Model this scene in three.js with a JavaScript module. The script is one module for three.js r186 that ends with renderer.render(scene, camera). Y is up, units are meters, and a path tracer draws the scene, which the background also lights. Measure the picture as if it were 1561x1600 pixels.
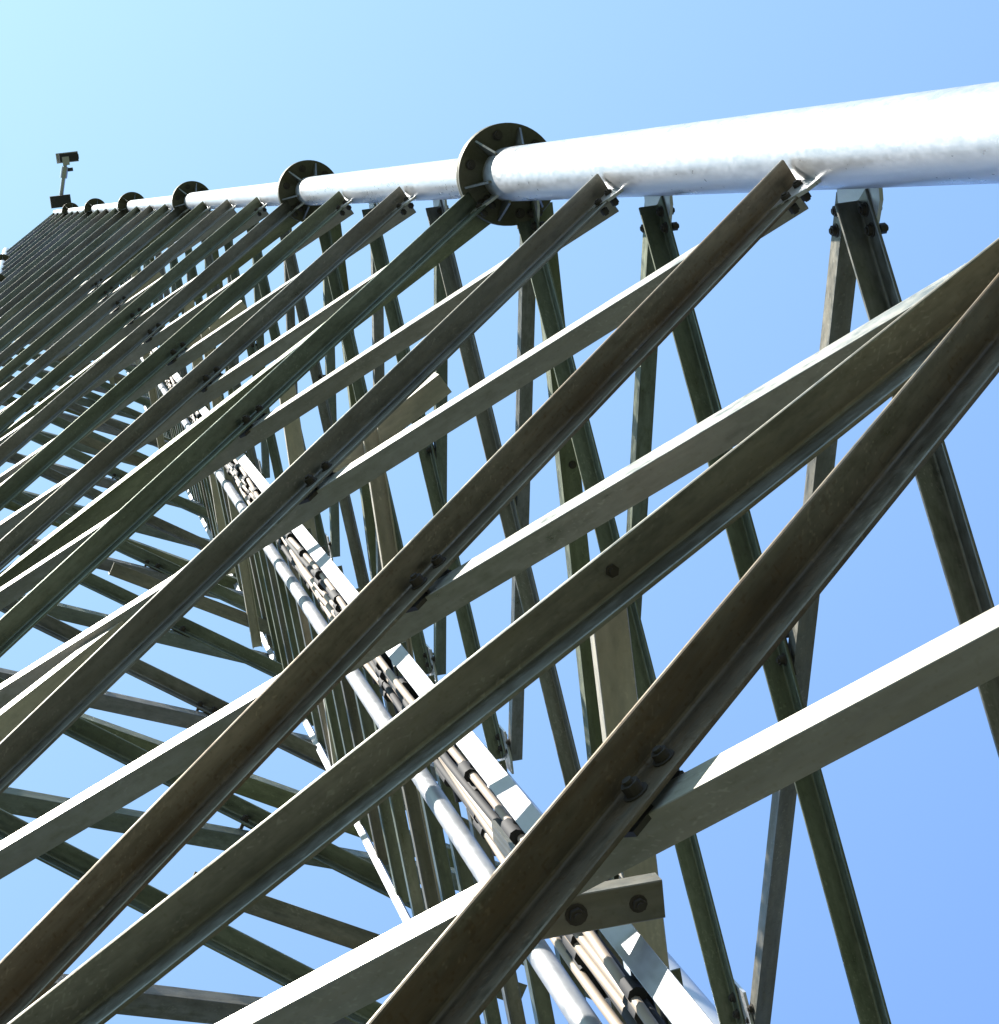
import * as THREE from 'three';
import { mergeGeometries } from 'three/addons/utils/BufferGeometryUtils.js';

// ---------------------------------------------------------------- camera, sky, sun, exposure
const scene = new THREE.Scene();
const V3 = (x, y, z) => new THREE.Vector3(x, y, z);
const EYE = V3(0, 1.6, 0);
const camera = new THREE.PerspectiveCamera(2 * Math.atan(800 / 3500) * 180 / Math.PI, 999 / 1024, 0.05, 9000);
{
  const right = V3(0.5657889, -0.22593129, -0.79299305), up = V3(0.82455013, 0.15502928, 0.5441351), fwd = V3(0, 0.96172812, -0.27400552);
  camera.position.copy(EYE);
  camera.quaternion.setFromRotationMatrix(new THREE.Matrix4().makeBasis(right, up, fwd.clone().negate()));
}
scene.add(camera);
const EXPOSURE = 2.4;
const renderer = new THREE.WebGLRenderer({ antialias: true });
renderer.setSize(999, 1024);
renderer.toneMapping = THREE.LinearToneMapping;
renderer.toneMappingExposure = EXPOSURE;
renderer.shadowMap.enabled = true;

const SUN_EL = 56 * Math.PI / 180, SUN_AZ = V3(0.03, 0, 1).normalize();
const SUN = V3(SUN_AZ.x * Math.cos(SUN_EL), Math.sin(SUN_EL), SUN_AZ.z * Math.cos(SUN_EL));
{
  const W = 512, H = 256, data = new Float32Array(W * H * 4), d = V3();
  for (let j = 0; j < H; j++) for (let i = 0; i < W; i++) {
    const el = ((j + 0.5) / H - 0.5) * Math.PI, az = ((i + 0.5) / W - 0.5) * 2 * Math.PI;
    d.set(Math.cos(el) * Math.cos(az), Math.sin(el), Math.cos(el) * Math.sin(az));
    const g = Math.acos(Math.min(1, Math.max(-1, d.dot(SUN)))) * 180 / Math.PI;
    const hz = Math.pow(1 - Math.max(0, d.y), 4);
    let r = 0.06 + 1.18 * Math.exp(-g / 38), gr = 0.2 + 1.6 * Math.exp(-g / 39), b = 0.9 + 0.6 * Math.exp(-g / 40);
    b = Math.max(b, gr * 1.02);
    r += hz * 0.22; gr += hz * 0.22; b += hz * 0.1;
    const o = (j * W + i) * 4;
    data[o] = r / EXPOSURE; data[o + 1] = gr / EXPOSURE; data[o + 2] = b / EXPOSURE; data[o + 3] = 1;
  }
  const t = new THREE.DataTexture(data, W, H, THREE.RGBAFormat, THREE.FloatType);
  t.mapping = THREE.EquirectangularReflectionMapping; t.magFilter = THREE.LinearFilter; t.minFilter = THREE.LinearFilter;
  t.wrapS = THREE.RepeatWrapping; t.needsUpdate = true;
  scene.background = t; scene.environment = t;
}
const sun = new THREE.DirectionalLight(new THREE.Color().setRGB(1, 0.95, 0.87), 5);
sun.position.copy(SUN).multiplyScalar(140).add(V3(0, 25, 0)); sun.target.position.set(0, 25, 0);
sun.castShadow = true; sun.shadow.mapSize.set(4096, 4096);
Object.assign(sun.shadow.camera, { left: -40, right: 40, top: 45, bottom: -45, near: 1, far: 320 });
scene.add(sun, sun.target);

// ---------------------------------------------------------------- helpers
function rng(seed) { let a = seed >>> 0; return () => { a = (a + 0x6D2B79F5) >>> 0; let t = a; t = Math.imul(t ^ (t >>> 15), t | 1); t ^= t + Math.imul(t ^ (t >>> 7), t | 61); return ((t ^ (t >>> 14)) >>> 0) / 4294967296; }; }
const rnd = rng(20731);
const names = {};
function numbered(name) { const k = names[name] = (names[name] ?? -1) + 1; return k ? name + '_' + String(k).padStart(3, '0') : name; }
function add(name, geo, mat, parent) {
  const m = new THREE.Mesh(geo, mat); m.name = numbered(name); m.castShadow = m.receiveShadow = true; parent.add(m); return m;
}
function tag(o, label, category, group) { o.userData.label = label; o.userData.category = category; if (group) o.userData.group = group; return o; }

// periodic value noise
function noiseGrid(n, seed) { const r = rng(seed), a = new Float32Array(n * n); for (let i = 0; i < a.length; i++) a[i] = r(); return { n, a }; }
function sampleNoise(g, x, y) {
  const n = g.n; x = ((x % 1) + 1) % 1 * n; y = ((y % 1) + 1) % 1 * n;
  const x0 = Math.floor(x), y0 = Math.floor(y); let fx = x - x0, fy = y - y0; fx = fx * fx * (3 - 2 * fx); fy = fy * fy * (3 - 2 * fy);
  const x1 = (x0 + 1) % n, y1 = (y0 + 1) % n, A = g.a, xa = x0 % n, ya = y0 % n;
  return (A[ya * n + xa] * (1 - fx) + A[ya * n + x1] * fx) * (1 - fy) + (A[y1 * n + xa] * (1 - fx) + A[y1 * n + x1] * fx) * fy;
}
const G = [4, 8, 16, 32, 64, 128, 256].map((n, i) => noiseGrid(n, 77 + i));
const fbm = (x, y, a, b) => { let s = 0, w = 0, k = 1; for (let i = a; i <= b; i++) { s += k * sampleNoise(G[i], x + i * 0.13, y + i * 0.31); w += k; k *= 0.62; } return s / w; };
const sm = (a, b, x) => { const t = Math.min(1, Math.max(0, (x - a) / (b - a))); return t * t * (3 - 2 * t); };
const toS = v => Math.round(255 * Math.min(1, Math.max(0, v <= 0.0031308 ? v * 12.92 : 1.055 * Math.pow(v, 1 / 2.4) - 0.055)));
function steelTextures(S, base, stain, amount, seed, grain) {
  const col = new Uint8Array(S * S * 4), rou = new Uint8Array(S * S * 4);
  for (let j = 0; j < S; j++) for (let i = 0; i < S; i++) {
    const x = i / S + seed * 0.17, y = j / S + seed * 0.29;
    const spangle = fbm(x, y, 4, 6) - 0.5, cloud = fbm(x * 2, y, 0, 3) - 0.5, streak = fbm(x * 8, y, 1, 4) - 0.5;
    const st = amount * sm(0.34, 0.78, fbm(x * 3 + 0.5, y + 0.2, 0, 5) + 0.25 * streak + 0.12 * spangle);
    const spot = sm(0.74, 0.95, sampleNoise(G[5], x + 0.7, y * 2 + 0.4)) * amount * 0.35;
    const scratch = sm(0.72, 0.95, sampleNoise(G[5], x + y, y * 2 - x)) * 0.3 * sm(0.45, 0.7, fbm(x * 2 + 0.1, y, 1, 3));
    const v = 1 + grain * (0.4 * spangle + 0.5 * cloud + 0.35 * streak + scratch), m = Math.min(1, st + spot);
    const o = (j * S + i) * 4;
    for (let c = 0; c < 3; c++) col[o + c] = toS((base[c] * (1 - m) + stain[c] * m) * v);
    col[o + 3] = 255;
    const rr = Math.min(1, Math.max(0.2, 0.5 + 0.35 * cloud + 0.3 * spangle + 0.3 * m));
    rou[o] = 0; rou[o + 1] = Math.round(255 * rr); rou[o + 2] = Math.round(255 * (1 - 0.55 * m)); rou[o + 3] = 255;
  }
  const mk = (a, srgb) => { const t = new THREE.DataTexture(a, S, S); t.wrapS = t.wrapT = THREE.RepeatWrapping; t.magFilter = THREE.LinearFilter; t.minFilter = THREE.LinearMipmapLinearFilter; t.generateMipmaps = true; if (srgb) t.colorSpace = THREE.SRGBColorSpace; t.needsUpdate = true; return t; };
  return { map: mk(col, true), roughnessMap: mk(rou), metal: null };
}
function steel(S, base, stain, amount, seed, metalness, roughness, grain = 1) {
  const t = steelTextures(S, base, stain, amount, seed, grain);
  t.map.repeat.set(1, 0.45); t.roughnessMap.repeat.set(1, 0.45);
  return new THREE.MeshStandardMaterial({ map: t.map, roughnessMap: t.roughnessMap, metalnessMap: t.roughnessMap, bumpMap: t.roughnessMap, bumpScale: 0.0006, metalness, roughness });
}
const M = {
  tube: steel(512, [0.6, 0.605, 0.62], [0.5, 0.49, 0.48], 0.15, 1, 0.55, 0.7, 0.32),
  member: steel(1024, [0.24, 0.235, 0.205], [0.14, 0.12, 0.08], 0.6, 2, 0.82, 0.85, 1.5),
  stained: steel(1024, [0.225, 0.195, 0.145], [0.12, 0.08, 0.04], 0.9, 3, 0.78, 0.88, 1.5),
  mossy: steel(1024, [0.205, 0.225, 0.17], [0.11, 0.125, 0.07], 0.7, 4, 0.82, 0.85, 1.5),
  bright: steel(1024, [0.34, 0.33, 0.3], [0.2, 0.175, 0.11], 0.4, 8, 0.85, 0.82, 0.9),
  beam: steel(1024, [0.5, 0.47, 0.4], [0.34, 0.29, 0.2], 0.4, 7, 0.25, 1.0),
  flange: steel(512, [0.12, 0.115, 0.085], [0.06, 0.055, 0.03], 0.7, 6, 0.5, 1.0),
  tray: steel(512, [0.38, 0.39, 0.41], [0.36, 0.36, 0.37], 0.4, 5, 0.3, 0.95, 0.6),
  bolt: new THREE.MeshStandardMaterial({ color: new THREE.Color().setRGB(0.07, 0.06, 0.05), roughness: 0.7, metalness: 0.4 }),
  rubber: new THREE.MeshStandardMaterial({ color: new THREE.Color().setRGB(0.025, 0.025, 0.028), roughness: 0.8 }),
  cream: new THREE.MeshStandardMaterial({ color: new THREE.Color().setRGB(0.4, 0.32, 0.24), roughness: 0.6 }),
  dark: new THREE.MeshStandardMaterial({ color: new THREE.Color().setRGB(0.05, 0.05, 0.06), roughness: 0.55 }),
  pale: new THREE.MeshStandardMaterial({ color: new THREE.Color().setRGB(0.6, 0.6, 0.62), roughness: 0.5 }),
  glass: new THREE.MeshStandardMaterial({ color: new THREE.Color().setRGB(0.03, 0.03, 0.04), roughness: 0.08 }),
};
function shiftUV(g, s = 1) {
  const u = g.attributes.uv, a = rnd() * 7, b = rnd() * 7;
  for (let i = 0; i < u.count; i++) u.setXY(i, u.getX(i) * s + a, u.getY(i) * s + b);
  return g;
}
function arc(s, cx, cy, r, a0, a1, n) { for (let i = 0; i <= n; i++) { const a = a0 + (a1 - a0) * i / n; s.push(new THREE.Vector2(cx + r * Math.cos(a), cy + r * Math.sin(a))); } }
function angleShape(w, t) {                       // rolled angle: heel at 0,0, legs along +x and +y, rounded toes and fillet
  const p = [], r = t * 0.55, f = t * 0.9, e = t * 0.18, H = Math.PI / 2;
  arc(p, e, e, e, 2 * H, 3 * H, 1);
  p.push(new THREE.Vector2(w, 0)); arc(p, w - r, t - r, r, 0, H, 2);
  arc(p, t + f, t + f, f, 3 * H, 2 * H, 3);
  arc(p, t - r, w - r, r, 0, H, 2); p.push(new THREE.Vector2(0, w));
  return new THREE.Shape(p);
}
function channelShape(w, h, t) {                  // web along x centred, flanges along +y
  const a = w / 2, e = t * 0.3;
  return new THREE.Shape([[-a + e, 0], [a - e, 0], [a, e], [a, h], [a - t, h], [a - t, t + e], [a - t - e, t], [-a + t + e, t], [-a + t, t + e], [-a + t, h], [-a, h], [-a, e]].map(q => new THREE.Vector2(...q)));
}
function extrudeAlong(shape, p, q, X, Y, symmetric = false) {
  const d = q.clone().sub(p), L = d.length(); d.normalize();
  const g = new THREE.ExtrudeGeometry(shape, { depth: L, bevelEnabled: false, steps: 1, curveSegments: 2 });
  let x = X.clone().addScaledVector(d, -X.dot(d)).normalize(), y = d.clone().cross(x);
  if (y.dot(Y) < 0) { if (symmetric) { y = Y.clone().addScaledVector(d, -Y.dot(d)).normalize(); x = y.clone().cross(d); if (x.dot(X) < 0) { x = Y.clone().addScaledVector(d, -Y.dot(d)).normalize(); y = d.clone().cross(x); } } else { x.negate(); y.negate(); } }
  g.applyMatrix4(new THREE.Matrix4().makeBasis(x, y, d).setPosition(p));
  return shiftUV(g);
}
const UP = V3(0, 1, 0);
function angleBar(p, q, X, Y, w, t) { return extrudeAlong(angleShape(w, t), p, q, X, Y, true); }
function rod(p, q, r, seg = 8, r2 = r) {
  const d = q.clone().sub(p), L = d.length(), g = new THREE.CylinderGeometry(r2, r, L, seg, 1);
  const u = g.attributes.uv; for (let i = 0; i < u.count; i++) u.setXY(i, u.getX(i) * 2 * Math.PI * r, u.getY(i) * L);
  g.applyQuaternion(new THREE.Quaternion().setFromUnitVectors(UP, d.normalize()));
  g.translate(...p.clone().add(q).multiplyScalar(0.5).toArray());
  return shiftUV(g);
}
function boxAt(c, X, Y, Z, sx, sy, sz) {          // box with axes X, Y, Z
  const g = new THREE.BoxGeometry(sx, sy, sz);
  g.applyMatrix4(new THREE.Matrix4().makeBasis(X, Y, Z).setPosition(c)); return g;
}
function hexBolt(c, axis, r = 0.017, out = 0.022, through = 0.05) {
  const a = c.clone().addScaledVector(axis, -through), b = c.clone().addScaledVector(axis, out);
  const parts = [rod(a, b, r * 0.55, 8), rod(c, b.clone().addScaledVector(axis, -out * 0.25), r, 6), rod(c.clone().addScaledVector(axis, -0.004), c.clone().addScaledVector(axis, 0.003), r * 1.35, 12), rod(a.clone().addScaledVector(axis, 0.006), a.clone().addScaledVector(axis, 0.026), r, 6)];
  return mergeGeometries(parts);
}

// ---------------------------------------------------------------- ground
{
  const S = 512, a = new Uint8Array(S * S * 4);
  for (let j = 0; j < S; j++) for (let i = 0; i < S; i++) {
    const x = i / S, y = j / S, n = fbm(x, y, 0, 6), k = sm(0.35, 0.65, fbm(x + 0.3, y, 1, 5)), o = (j * S + i) * 4;
    a[o] = toS((0.018 * (1 - k) + 0.032 * k) * (0.5 + n)); a[o + 1] = toS((0.032 * (1 - k) + 0.036 * k) * (0.5 + n)); a[o + 2] = toS((0.012 * (1 - k) + 0.02 * k) * (0.5 + n)); a[o + 3] = 255;
  }
  const t = new THREE.DataTexture(a, S, S); t.wrapS = t.wrapT = THREE.RepeatWrapping; t.magFilter = THREE.LinearFilter; t.colorSpace = THREE.SRGBColorSpace; t.repeat.set(900, 900); t.needsUpdate = true;
  const g = add('ground', new THREE.CircleGeometry(3600, 96).rotateX(-Math.PI / 2), new THREE.MeshStandardMaterial({ map: t, roughness: 1 }), scene);
  g.userData.kind = 'structure';
}

// ---------------------------------------------------------------- the tower: three tubular legs leaning in, angle bracing on each face
const CX = -0.3499396, CZ = -1.2498121, Y0 = 2.2263212, R0 = 1.1414958, TAU = 0.0331048, PHI = 6.4920966;
const real = (x, y, z) => V3(2 * x, 1.6 + 2 * y, 2 * z);
function node(k, n) { const r = R0 - TAU * n, a = PHI + [0, 1, -1][k] * 2 * Math.PI / 3; const g = k === 1 ? Math.max(0, n - 3) * 0.0095 : 0; return real(CX + r * Math.cos(a) - 0.951 * g, Y0 + n, CZ + r * Math.sin(a) + 0.3095 * g); }
const SECTIONS = [[-3, 0, 0.135], [0, 3, 0.127], [3, 6, 0.104], [6, 10, 0.094], [10, 14, 0.087], [14, 18, 0.081], [18, 22, 0.076], [22, 25.25, 0.072]];
const legRadius = n => (SECTIONS.find(s => n <= s[1] && n >= s[0]) || SECTIONS[7])[2];
const TOP = 25;
const FLANGE_LEVELS = [0, 3, 6, 10, 14, 18, 22];
const FLANGE_R = { 0: 0.26, 3: 0.242, 6: 0.227, 10: 0.217, 14: 0.205, 18: 0.198, 22: 0.19 };

const tower = new THREE.Group(); tower.name = 'lattice_tower';
tower.position.copy(node(0, -3)).add(node(1, -3)).add(node(2, -3)).multiplyScalar(1 / 3); tower.position.y = 0;
tag(tower, 'tall galvanised steel lattice tower on three tubular legs rising overhead with angle bracing', 'tower');
scene.add(tower);
const SH = tower.position.clone().negate();
const T = (name, geo, mat, parent = tower) => add(name, geo.translate(SH.x, SH.y, SH.z), mat, parent);

// legs: flanged tube sections
for (let k = 0; k < 3; k++) {
  SECTIONS.forEach(([a, b, r], si) => {
    const p = node(k, a), q = node(k, b), d = q.clone().sub(p), L = d.length(); d.normalize();
    const g = new THREE.CylinderGeometry(r, r, L, 48, 1, false);
    const u = g.attributes.uv; for (let i = 0; i < u.count; i++) u.setXY(i, u.getX(i) * 2 * Math.PI * r, u.getY(i) * L);
    g.applyQuaternion(new THREE.Quaternion().setFromUnitVectors(UP, d)); g.translate(...p.clone().add(q).multiplyScalar(0.5).toArray());
    T('leg_section', shiftUV(g), M.tube);
  });
  const foot = node(k, -3);
  T('base_plate', new THREE.CylinderGeometry(0.34, 0.34, 0.05, 32).translate(foot.x, 0.03, foot.z), M.member);
  for (const n of FLANGE_LEVELS) {
    const c = node(k, n), d = node(k, n + 1).sub(node(k, n - 1)).normalize(), R = FLANGE_R[n], ri = legRadius(n - 0.5), ro = legRadius(n + 0.5);
    const prof = (y0, y1, rr) => [[rr - 0.002, y0], [R - 0.004, y0], [R, y0 + 0.004], [R, y1 - 0.004], [R - 0.004, y1], [rr - 0.002, y1]].map(v => new THREE.Vector2(...v));
    const qd = new THREE.Quaternion().setFromUnitVectors(UP, d);
    const e0 = node((k + 1) % 3, n).sub(c); e0.addScaledVector(d, -e0.dot(d)).normalize(); const e1 = d.clone().cross(e0);
    const place = g => g.applyQuaternion(qd).translate(c.x, c.y, c.z);
    const discs = [place(new THREE.LatheGeometry(prof(-0.032, -0.002, ri), 56)), place(new THREE.LatheGeometry(prof(0.002, 0.032, ro), 56))];
    const near = k === 0 && n <= 10;
    const ribs = [], bolts = [];
    for (let i = 0; i < 6; i++) {
      const a = i * Math.PI / 3 + 0.35, x = e0.clone().multiplyScalar(Math.cos(a)).addScaledVector(e1, Math.sin(a)), z = x.clone().cross(d);
      for (const s of [-1, 1]) {
        const rr = s < 0 ? ri : ro, sh = new THREE.Shape([[rr - 0.004, 0], [R - 0.018, 0], [R - 0.018, 0.018], [rr + 0.014, 0.15], [rr - 0.004, 0.15]].map(v => new THREE.Vector2(...v)));
        const g = new THREE.ExtrudeGeometry(sh, { depth: 0.01, bevelEnabled: false }).translate(0, 0, -0.005);
        const y = d.clone().multiplyScalar(s);
        g.applyMatrix4(new THREE.Matrix4().makeBasis(x, y, x.clone().cross(y)).setPosition(c.clone().addScaledVector(y, 0.032)));
        if (s < 0 || n < 6) ribs.push(g);
      }
      const b = a + Math.PI / 6, xb = e0.clone().multiplyScalar(Math.cos(b)).addScaledVector(e1, Math.sin(b));
      bolts.push(hexBolt(c.clone().addScaledVector(xb, (R + ri) / 2 + 0.006).addScaledVector(d, -0.032), d.clone().negate(), 0.019, 0.03, 0.1));
    }
    if (near) {
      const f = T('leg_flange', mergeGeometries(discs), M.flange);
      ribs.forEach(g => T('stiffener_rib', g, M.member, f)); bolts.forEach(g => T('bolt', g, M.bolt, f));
    } else {
      const flat = discs.concat(ribs, n < 14 ? bolts : []).map(g => g.index ? g.toNonIndexed() : g);
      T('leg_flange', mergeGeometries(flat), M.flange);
    }
  }
}

// faces: A-B (near the viewer), A-C, B-C
const axis = (a, b, c) => { const m = node(b, 0).sub(node(a, 0)).cross(UP).normalize(); if (m.dot(node(c, 0).sub(node(a, 0))) > 0) m.negate(); return m; };
const FACES = [
  { a: 0, b: 1, c: 2, off: -0.0324, dDown: 0.0926, dUp: -0.0138, dH: 0.0853, sign: 1 },
  { a: 0, b: 2, c: 1, off: 0.1025, dDown: 0.1139, dUp: 0.0831, dH: 0.06, sign: -1 },
  { a: 1, b: 2, c: 0, off: 0.0, dDown: 0.05, dUp: 0.0, dH: 0.05, sign: -1 },
];
const trim = (p, q, ra, rb) => { p.y += 0.012 * (rnd() - 0.5); q.y += 0.03 * (rnd() - 0.5); const d = q.clone().sub(p).normalize(); return [p.clone().addScaledVector(d, ra), q.clone().addScaledVector(d, -rb)]; };
for (const F of FACES) {
  const m = axis(F.a, F.b, F.c), X1 = m.clone().multiplyScalar(F.sign);
  const size = (n, down) => F.c === 2 ? (down ? [0.094, 0.01] : [0.073, 0.009]) : F.a === 0 ? (down ? [0.083, 0.009] : [0.07, 0.008]) : [0.082, 0.009];
  const gripEnd = F.b === 2 && F.a === 0 ? 0.075 : 0.03;
  const gap = 0.007;
  for (let n = -3; n < TOP; n++) {
    const near = n >= -1 && n <= 6;
    // brace falling from leg a at n+1 to leg b at n
    {
      const [w, t] = size(n, true);
      const s = V3(0, F.dDown, 0), o = m.clone().multiplyScalar(F.off).addScaledVector(X1, F.c === 2 ? -0.01 : gap);
      const [p, q] = trim(node(F.a, n + 1).add(s).add(o), node(F.b, n).sub(s).add(o), legRadius(n + 1) + gripEnd, legRadius(n) + 0.03);
      const d = q.clone().sub(p).normalize(), dn = UP.clone().negate().addScaledVector(d, d.y).normalize();
      const mat = F.c !== 2 ? (n % 3 ? M.mossy : M.member) : n === -1 || n === 0 ? M.stained : n % 2 ? M.member : M.mossy;
      const brace = T('diagonal_brace', angleBar(p, q, X1, dn, w, t), mat);
      if (near) for (const [e, dir] of [[p, 1], [q, -1]]) for (const k of [0.05, 0.12])
        T('bolt', hexBolt(e.clone().addScaledVector(d, dir * k).addScaledVector(dn, w * 0.55).addScaledVector(X1, t), X1), M.bolt, brace);
      // bolt through both braces where they cross
      if (n >= -2 && n <= 9) {
        const cpt = p.clone().lerp(q, 0.5).addScaledVector(d, -0.12);
        T('bolt', hexBolt(cpt.clone().addScaledVector(dn, w * 0.5).addScaledVector(X1, t), X1, 0.018, 0.03, 0.085), M.bolt, brace);
        T('bolt', hexBolt(cpt.clone().addScaledVector(d, -0.085).addScaledVector(dn, w * 0.5).addScaledVector(X1, t), X1, 0.016, 0.024, 0.07), M.bolt, brace);
        T('crossing_plate', boxAt(cpt.clone().addScaledVector(dn, w * 0.5).addScaledVector(X1, F.c === 2 ? -0.016 : 0), d, dn, d.clone().cross(dn), 0.15, 0.08, 0.0115), M.bolt, brace);
      }
    }
    // brace rising from leg a at n to leg b at n+1
    {
      const [w, t] = size(n, false);
      const s = V3(0, F.dUp, 0), o = m.clone().multiplyScalar(F.off).addScaledVector(X1, F.c === 2 ? -0.022 : -gap);
      const [p, q] = trim(node(F.a, n).add(s).add(o), node(F.b, n + 1).sub(s).add(o), legRadius(n) + gripEnd, legRadius(n + 1) + 0.03);
      const d = q.clone().sub(p).normalize(), up = UP.clone().addScaledVector(d, -d.y).normalize(), X2 = X1.clone().negate();
      const brace = T('diagonal_brace', angleBar(p, q, X2, up, w, t), F.c === 2 ? M.bright : n % 2 ? M.member : M.mossy);
      if (near) for (const [e, dir] of [[p, 1], [q, -1]]) for (const k of [0.05, 0.12])
        T('bolt', hexBolt(e.clone().addScaledVector(d, dir * k).addScaledVector(up, w * 0.55), X1, 0.017, 0.022, 0.05), M.bolt, brace);
    }
  }
  // struts level with the flanges
  for (const n of [...FLANGE_LEVELS, TOP]) {
    const w = n < 6 ? 0.098 : 0.092, s = V3(0, F.dH * 0.8, 0), o = m.clone().multiplyScalar(F.off).addScaledVector(X1, n === 0 ? -0.045 : -0.02);
    const [p, q] = trim(node(F.a, n).add(s).add(o), node(F.b, n).add(s).add(o), legRadius(n - 0.1) + 0.03, legRadius(n - 0.1) + 0.03);
    const strut = T('horizontal_strut', n === 0 ? angleBar(p, q, X1, UP.clone().negate(), w, 0.01) : angleBar(p, q, X1.clone().negate(), UP, w, 0.01), n === 0 ? M.member : M.mossy);
    if (F.a === 0 && n <= 6) {
      const e = p.clone().lerp(q, 0.388).addScaledVector(X1, n === 0 ? 0.055 : -0.06).addScaledVector(UP, -0.002);
      T('bolt', hexBolt(e, UP.clone().negate(), 0.015, 0.02, 0.05), M.bolt, strut);
    }
  }
  // gusset plates welded to the legs
  for (let n = -2; n <= TOP; n++) for (const [k, other] of [[F.a, F.b], [F.b, F.a]]) {
    const r = legRadius(n), c = node(k, n), x = node(other, n).sub(c).setY(0).normalize();
    const len = n < 10 ? 0.19 : 0.15, sh = new THREE.Shape([[r * 0.6, -0.17], [r + 0.04, -0.17], [r + len, -0.075], [r + len, 0.1], [r + 0.05, 0.17], [r * 0.6, 0.17]].map(v => new THREE.Vector2(...v)));
    const g = new THREE.ExtrudeGeometry(sh, { depth: 0.012, bevelEnabled: false }).translate(0, 0, -0.006);
    const z = x.clone().cross(UP);
    g.applyMatrix4(new THREE.Matrix4().makeBasis(x, UP, z).setPosition(c.clone().addScaledVector(m, F.off).addScaledVector(UP, k === F.a ? 0.03 : -0.03)));
    T('gusset_plate', g, M.tube);
  }
}

// beams inside the tower that carry the cable ladder
const eAB = node(1, 0).sub(node(0, 0)).setY(0).normalize(), eAC = node(2, 0).sub(node(0, 0)).setY(0).normalize(), eBC = node(2, 0).sub(node(1, 0)).setY(0).normalize();
const mAB = axis(0, 1, 2), mBC = axis(1, 2, 0), mAC = axis(0, 2, 1);
const plan = (ab, ac, n) => node(0, n).addScaledVector(eAB, 2 * ab).addScaledVector(eAC, 2 * ac);
const side = n => node(0, n).distanceTo(node(1, n)) / 2;
for (const n of FLANGE_LEVELS) {
  const ab = 0.783 - 0.037 * n, p = plan(ab, n ? 0.062 : 0.015, n), q = plan(ab - 0.02, Math.max(0.1, side(n) - ab), n); p.y += n ? 0.035 : 0.085; q.y += n ? 0.035 : 0.085;
  T('plan_beam', extrudeAlong(channelShape(n > 6 ? 0.07 : 0.08, 0.04, 0.006), p, q, mAC, UP), M.beam);
}
for (const n of [-1.3, 1.7, 4.75, 8, 12, 16, 20]) {
  const S = side(n), a = plan(0.3 * S, 0.045, n), b = plan(0.92 * S, 0.045, n);
  const low = UP.clone().negate();
  T('support_beam', angleBar(a, b, mAB.clone().negate(), UP, 0.08, 0.008), M.beam);
  const c = plan(0.66 * S, 0.32 * S, n), f = plan(0.3 * S, 0.68 * S, n); c.addScaledVector(mBC, -0.05); f.addScaledVector(mBC, -0.05);
  T('support_beam', angleBar(c, f, mBC.clone().negate(), UP, 0.085, 0.008), M.member);
  const g = plan(0.385 * S, 0.04, n), h = plan(0.365 * S, S * 0.63, n); g.y -= 0.012; h.y -= 0.012;
  T('support_beam', extrudeAlong(channelShape(0.062, 0.035, 0.006), g, h, mAC, low), M.beam);
}
{ // short channel bolted under the lowest plan beam, in front of the ladder
  const p = plan(0.742, 0.427, 0).lerp(EYE, 0.137).addScaledVector(mAB, 0.065), q = plan(1.02, 0.285, 0).lerp(EYE, 0.137).addScaledVector(mAB, 0.065);
  const br = T('ladder_bracket', extrudeAlong(channelShape(0.075, 0.045, 0.007), p, q, eAC, UP), M.member);
  const d = q.clone().sub(p).normalize();
  for (const [k, r] of [[0.05, 0.013], [0.17, 0.016]]) T('bolt', hexBolt(p.clone().addScaledVector(d, k), UP.clone().negate(), r, 0.02, 0.05), M.bolt, br);
  const lug = p.clone().addScaledVector(d, 0.2); lug.y += 0.3;
  T('clip', boxAt(lug, eAC, UP, mAC, 0.045, 0.5, 0.008), M.member, br);
}

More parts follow.
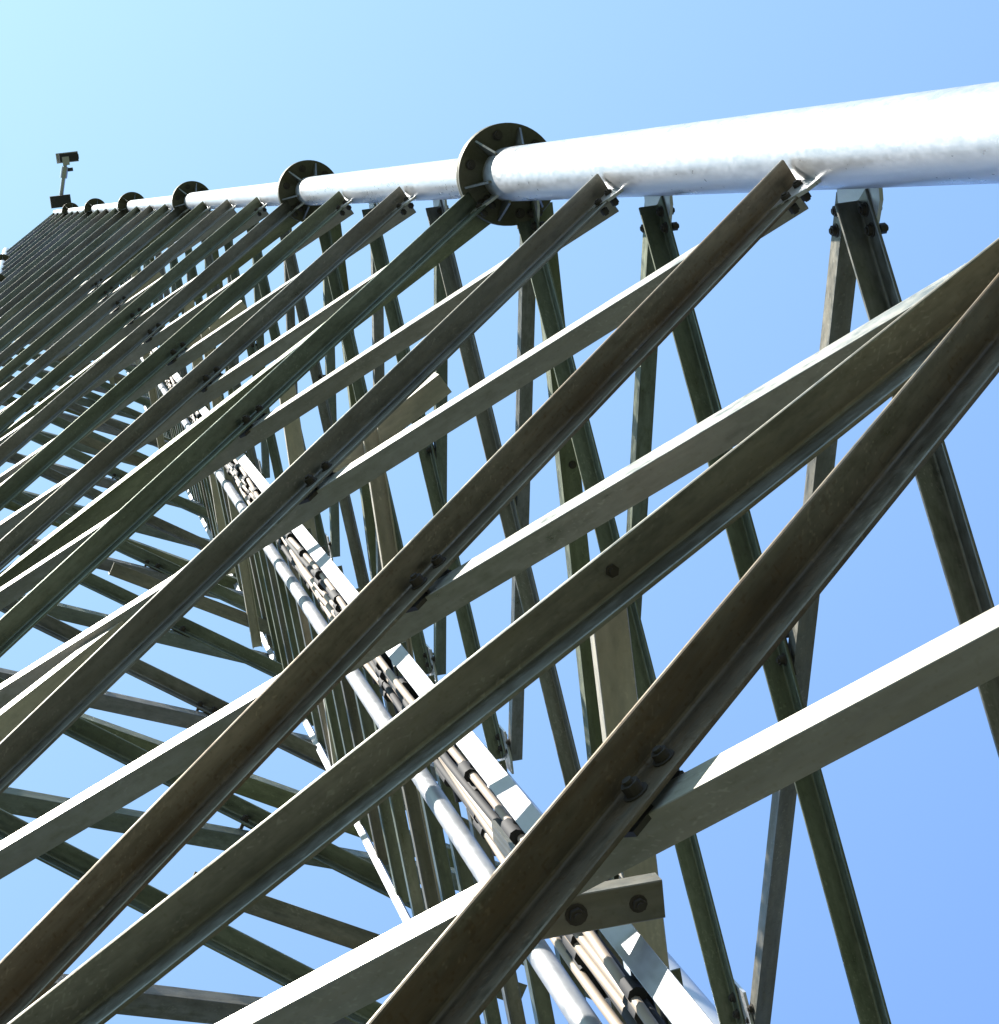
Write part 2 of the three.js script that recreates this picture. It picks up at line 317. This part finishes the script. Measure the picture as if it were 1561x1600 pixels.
// ---------------------------------------------------------------- cable ladder inside the tower
const LD = V3(-0.00438973 * 1, 1, -0.03975876).normalize();
const lad = (x, z, n) => { const b = real(x, Y0 + 2, z); return b.addScaledVector(LD, 2 * (n - 2) / LD.y); };
const RAIL = { plate: [-0.274, -0.979], tube: [-0.382, -1.106], outer: [-0.767, -1.507] };
const nB = -2.6, nT = 23.5;
const ladder = new THREE.Group(); ladder.name = 'cable_ladder'; ladder.position.copy(lad(...RAIL.plate, nB));
tag(ladder, 'wide vertical cable ladder with close rungs running up inside the lattice tower', 'cable ladder'); scene.add(ladder);
const LSH = ladder.position.clone().negate(), LA = (name, geo, mat, parent = ladder) => add(name, geo.translate(LSH.x, LSH.y, LSH.z), mat, parent);
{
  const at = (k, n) => lad(...RAIL[k], n);
  const rungDir = at('outer', 2).sub(at('plate', 2)).normalize(), face = rungDir.clone().cross(UP).normalize(); if (face.dot(mAC) > 0) face.negate();
  LA('channel_rail', extrudeAlong(channelShape(0.055, 0.014, 0.005), at('plate', nB), at('plate', nT), eAB, mAB.clone().negate()), M.tray);
  LA('flat_rail', extrudeAlong(channelShape(0.032, 0.03, 0.005), at('outer', nB).addScaledVector(mAB, 0.02), at('outer', nT).addScaledVector(mAB, 0.02), eAB, mAB.clone().negate()), M.tray);
  let i = 0;
  for (let n = nB + 0.1; n < nT; n += 0.27, i++) {
    const p = at('plate', n).addScaledVector(mAB, -0.05), q = at('outer', n).addScaledVector(rungDir, 0.03);
    LA('rung', angleBar(p, q, face.clone().negate(), UP.clone().negate(), 0.052, 0.005), i % 3 ? M.mossy : M.member);
    if (n < 12) {
      const parts = [];
      for (let c = 0; c < 5; c++) {
        const e = at('plate', n).lerp(at('tube', n), 0.17 + 0.11 * c).addScaledVector(face, 0.028);
        const h = 0.03 + 0.04 * rnd(), k = LD.clone().multiplyScalar(h), o = LD.clone().multiplyScalar(0.05 * (rnd() - 0.5));
        parts.push(rod(e.clone().sub(k).add(o), e.clone().add(k).add(o), 0.017 + 0.005 * rnd(), 8));
      }
      parts.push(rod(at('plate', n).lerp(at('tube', n), 0.05).addScaledVector(face, 0.006), at('plate', n).lerp(at('tube', n), 0.86).addScaledVector(face, 0.006), 0.016, 6));
      LA('cable_clamp', mergeGeometries(parts), M.rubber);
    }
  }
  const tubeP = at('tube', nB).addScaledVector(face, 0.05), tubeQ = at('tube', nT).addScaledVector(face, 0.05);
  const pipe = new THREE.Group(); pipe.name = 'conduit_pipe'; pipe.position.copy(tubeP); scene.add(pipe);
  tag(pipe, 'pale round conduit pipe fixed to the rungs beside the cables inside the tower', 'pipe');
  add('pipe', rod(tubeP, tubeQ, 0.029, 20).translate(-tubeP.x, -tubeP.y, -tubeP.z), M.tray, pipe);
  for (let c = 0; c < 6; c++) {
    const pts = [], lx = 0.17 + 0.085 * c, ph = rnd() * 6;
    for (let n = nB; n <= nT; n += 0.135) pts.push(at('plate', n).lerp(at('tube', n), lx + 0.028 * Math.sin(n * 2.1 + ph)).addScaledVector(face, 0.03 + 0.012 * Math.sin(n * 3.3 + ph * 2)));
    const o = pts[0].clone(), g = new THREE.TubeGeometry(new THREE.CatmullRomCurve3(pts.map(v => v.sub(o))), 400, 0.0115, 8);
    const cab = add('cable', g, c % 3 === 1 ? M.rubber : M.cream, scene); cab.position.copy(o);
    tag(cab, ['beige cable running closest beside the flat channel rail of the cable ladder', 'black cable just inside the beige one beside the flat channel rail', 'beige cable third from the channel rail, between the two black ones',
      'beige cable fourth from the channel rail, in the middle of the bundle', 'black cable nearest the round conduit pipe, next to the last beige cable', 'beige cable running closest beside the round conduit pipe'][c], 'cable', 'cables of the bundle inside the tower');
  }
}

// ---------------------------------------------------------------- camera on an outrigger at the tower top
{
  const c = node(0, TOP), acr = mAC.clone(), out = eAC.clone().negate().addScaledVector(acr, 0.28).normalize();
  const base = c.clone().addScaledVector(out, 0.26).addScaledVector(acr, 0.06).add(V3(0, 0.3, 0));
  const g = new THREE.Group(); g.name = 'surveillance_camera'; g.position.copy(base); scene.add(g);
  tag(g, 'small dark box camera on a short arm sticking out from the tower top', 'camera');
  const P = (name, geo, mat, parent = g) => add(name, geo, mat, parent);
  P('junction_box', boxAt(V3(0, 0, 0), acr, UP, acr.clone().cross(UP), 0.48, 0.3, 0.28), M.dark);
  P('arm', mergeGeometries([rod(V3(0, 0.1, 0), out.clone().multiplyScalar(1.0).setY(0.1), 0.05, 12), rod(out.clone().multiplyScalar(0.55).setY(0.1), out.clone().multiplyScalar(0.82).setY(0.1), 0.085, 12)]), M.tube);
  P('knob', rod(out.clone().multiplyScalar(0.74).setY(0.1), out.clone().multiplyScalar(0.74).setY(0.1).addScaledVector(acr, 0.2), 0.045, 10), M.dark);
  const hc = out.clone().multiplyScalar(1.04).setY(0.12).addScaledVector(acr, 0.06);
  const body = P('housing', boxAt(hc, acr, UP, acr.clone().cross(UP), 0.44, 0.2, 0.2), M.dark);
  P('sun_hood', boxAt(hc.clone().add(V3(0, 0.125, 0)).addScaledVector(acr, -0.03), acr, UP, acr.clone().cross(UP), 0.52, 0.012, 0.24), M.pale, body);
  P('mount', boxAt(hc.clone().addScaledVector(acr, -0.06).addScaledVector(out, -0.08).add(V3(0, -0.12, 0)), acr, UP, acr.clone().cross(UP), 0.16, 0.03, 0.2), M.pale);
  P('lens', rod(hc.clone().addScaledVector(acr, 0.22), hc.clone().addScaledVector(acr, 0.235), 0.065, 16), M.glass, body);
}

renderer.render(scene, camera);
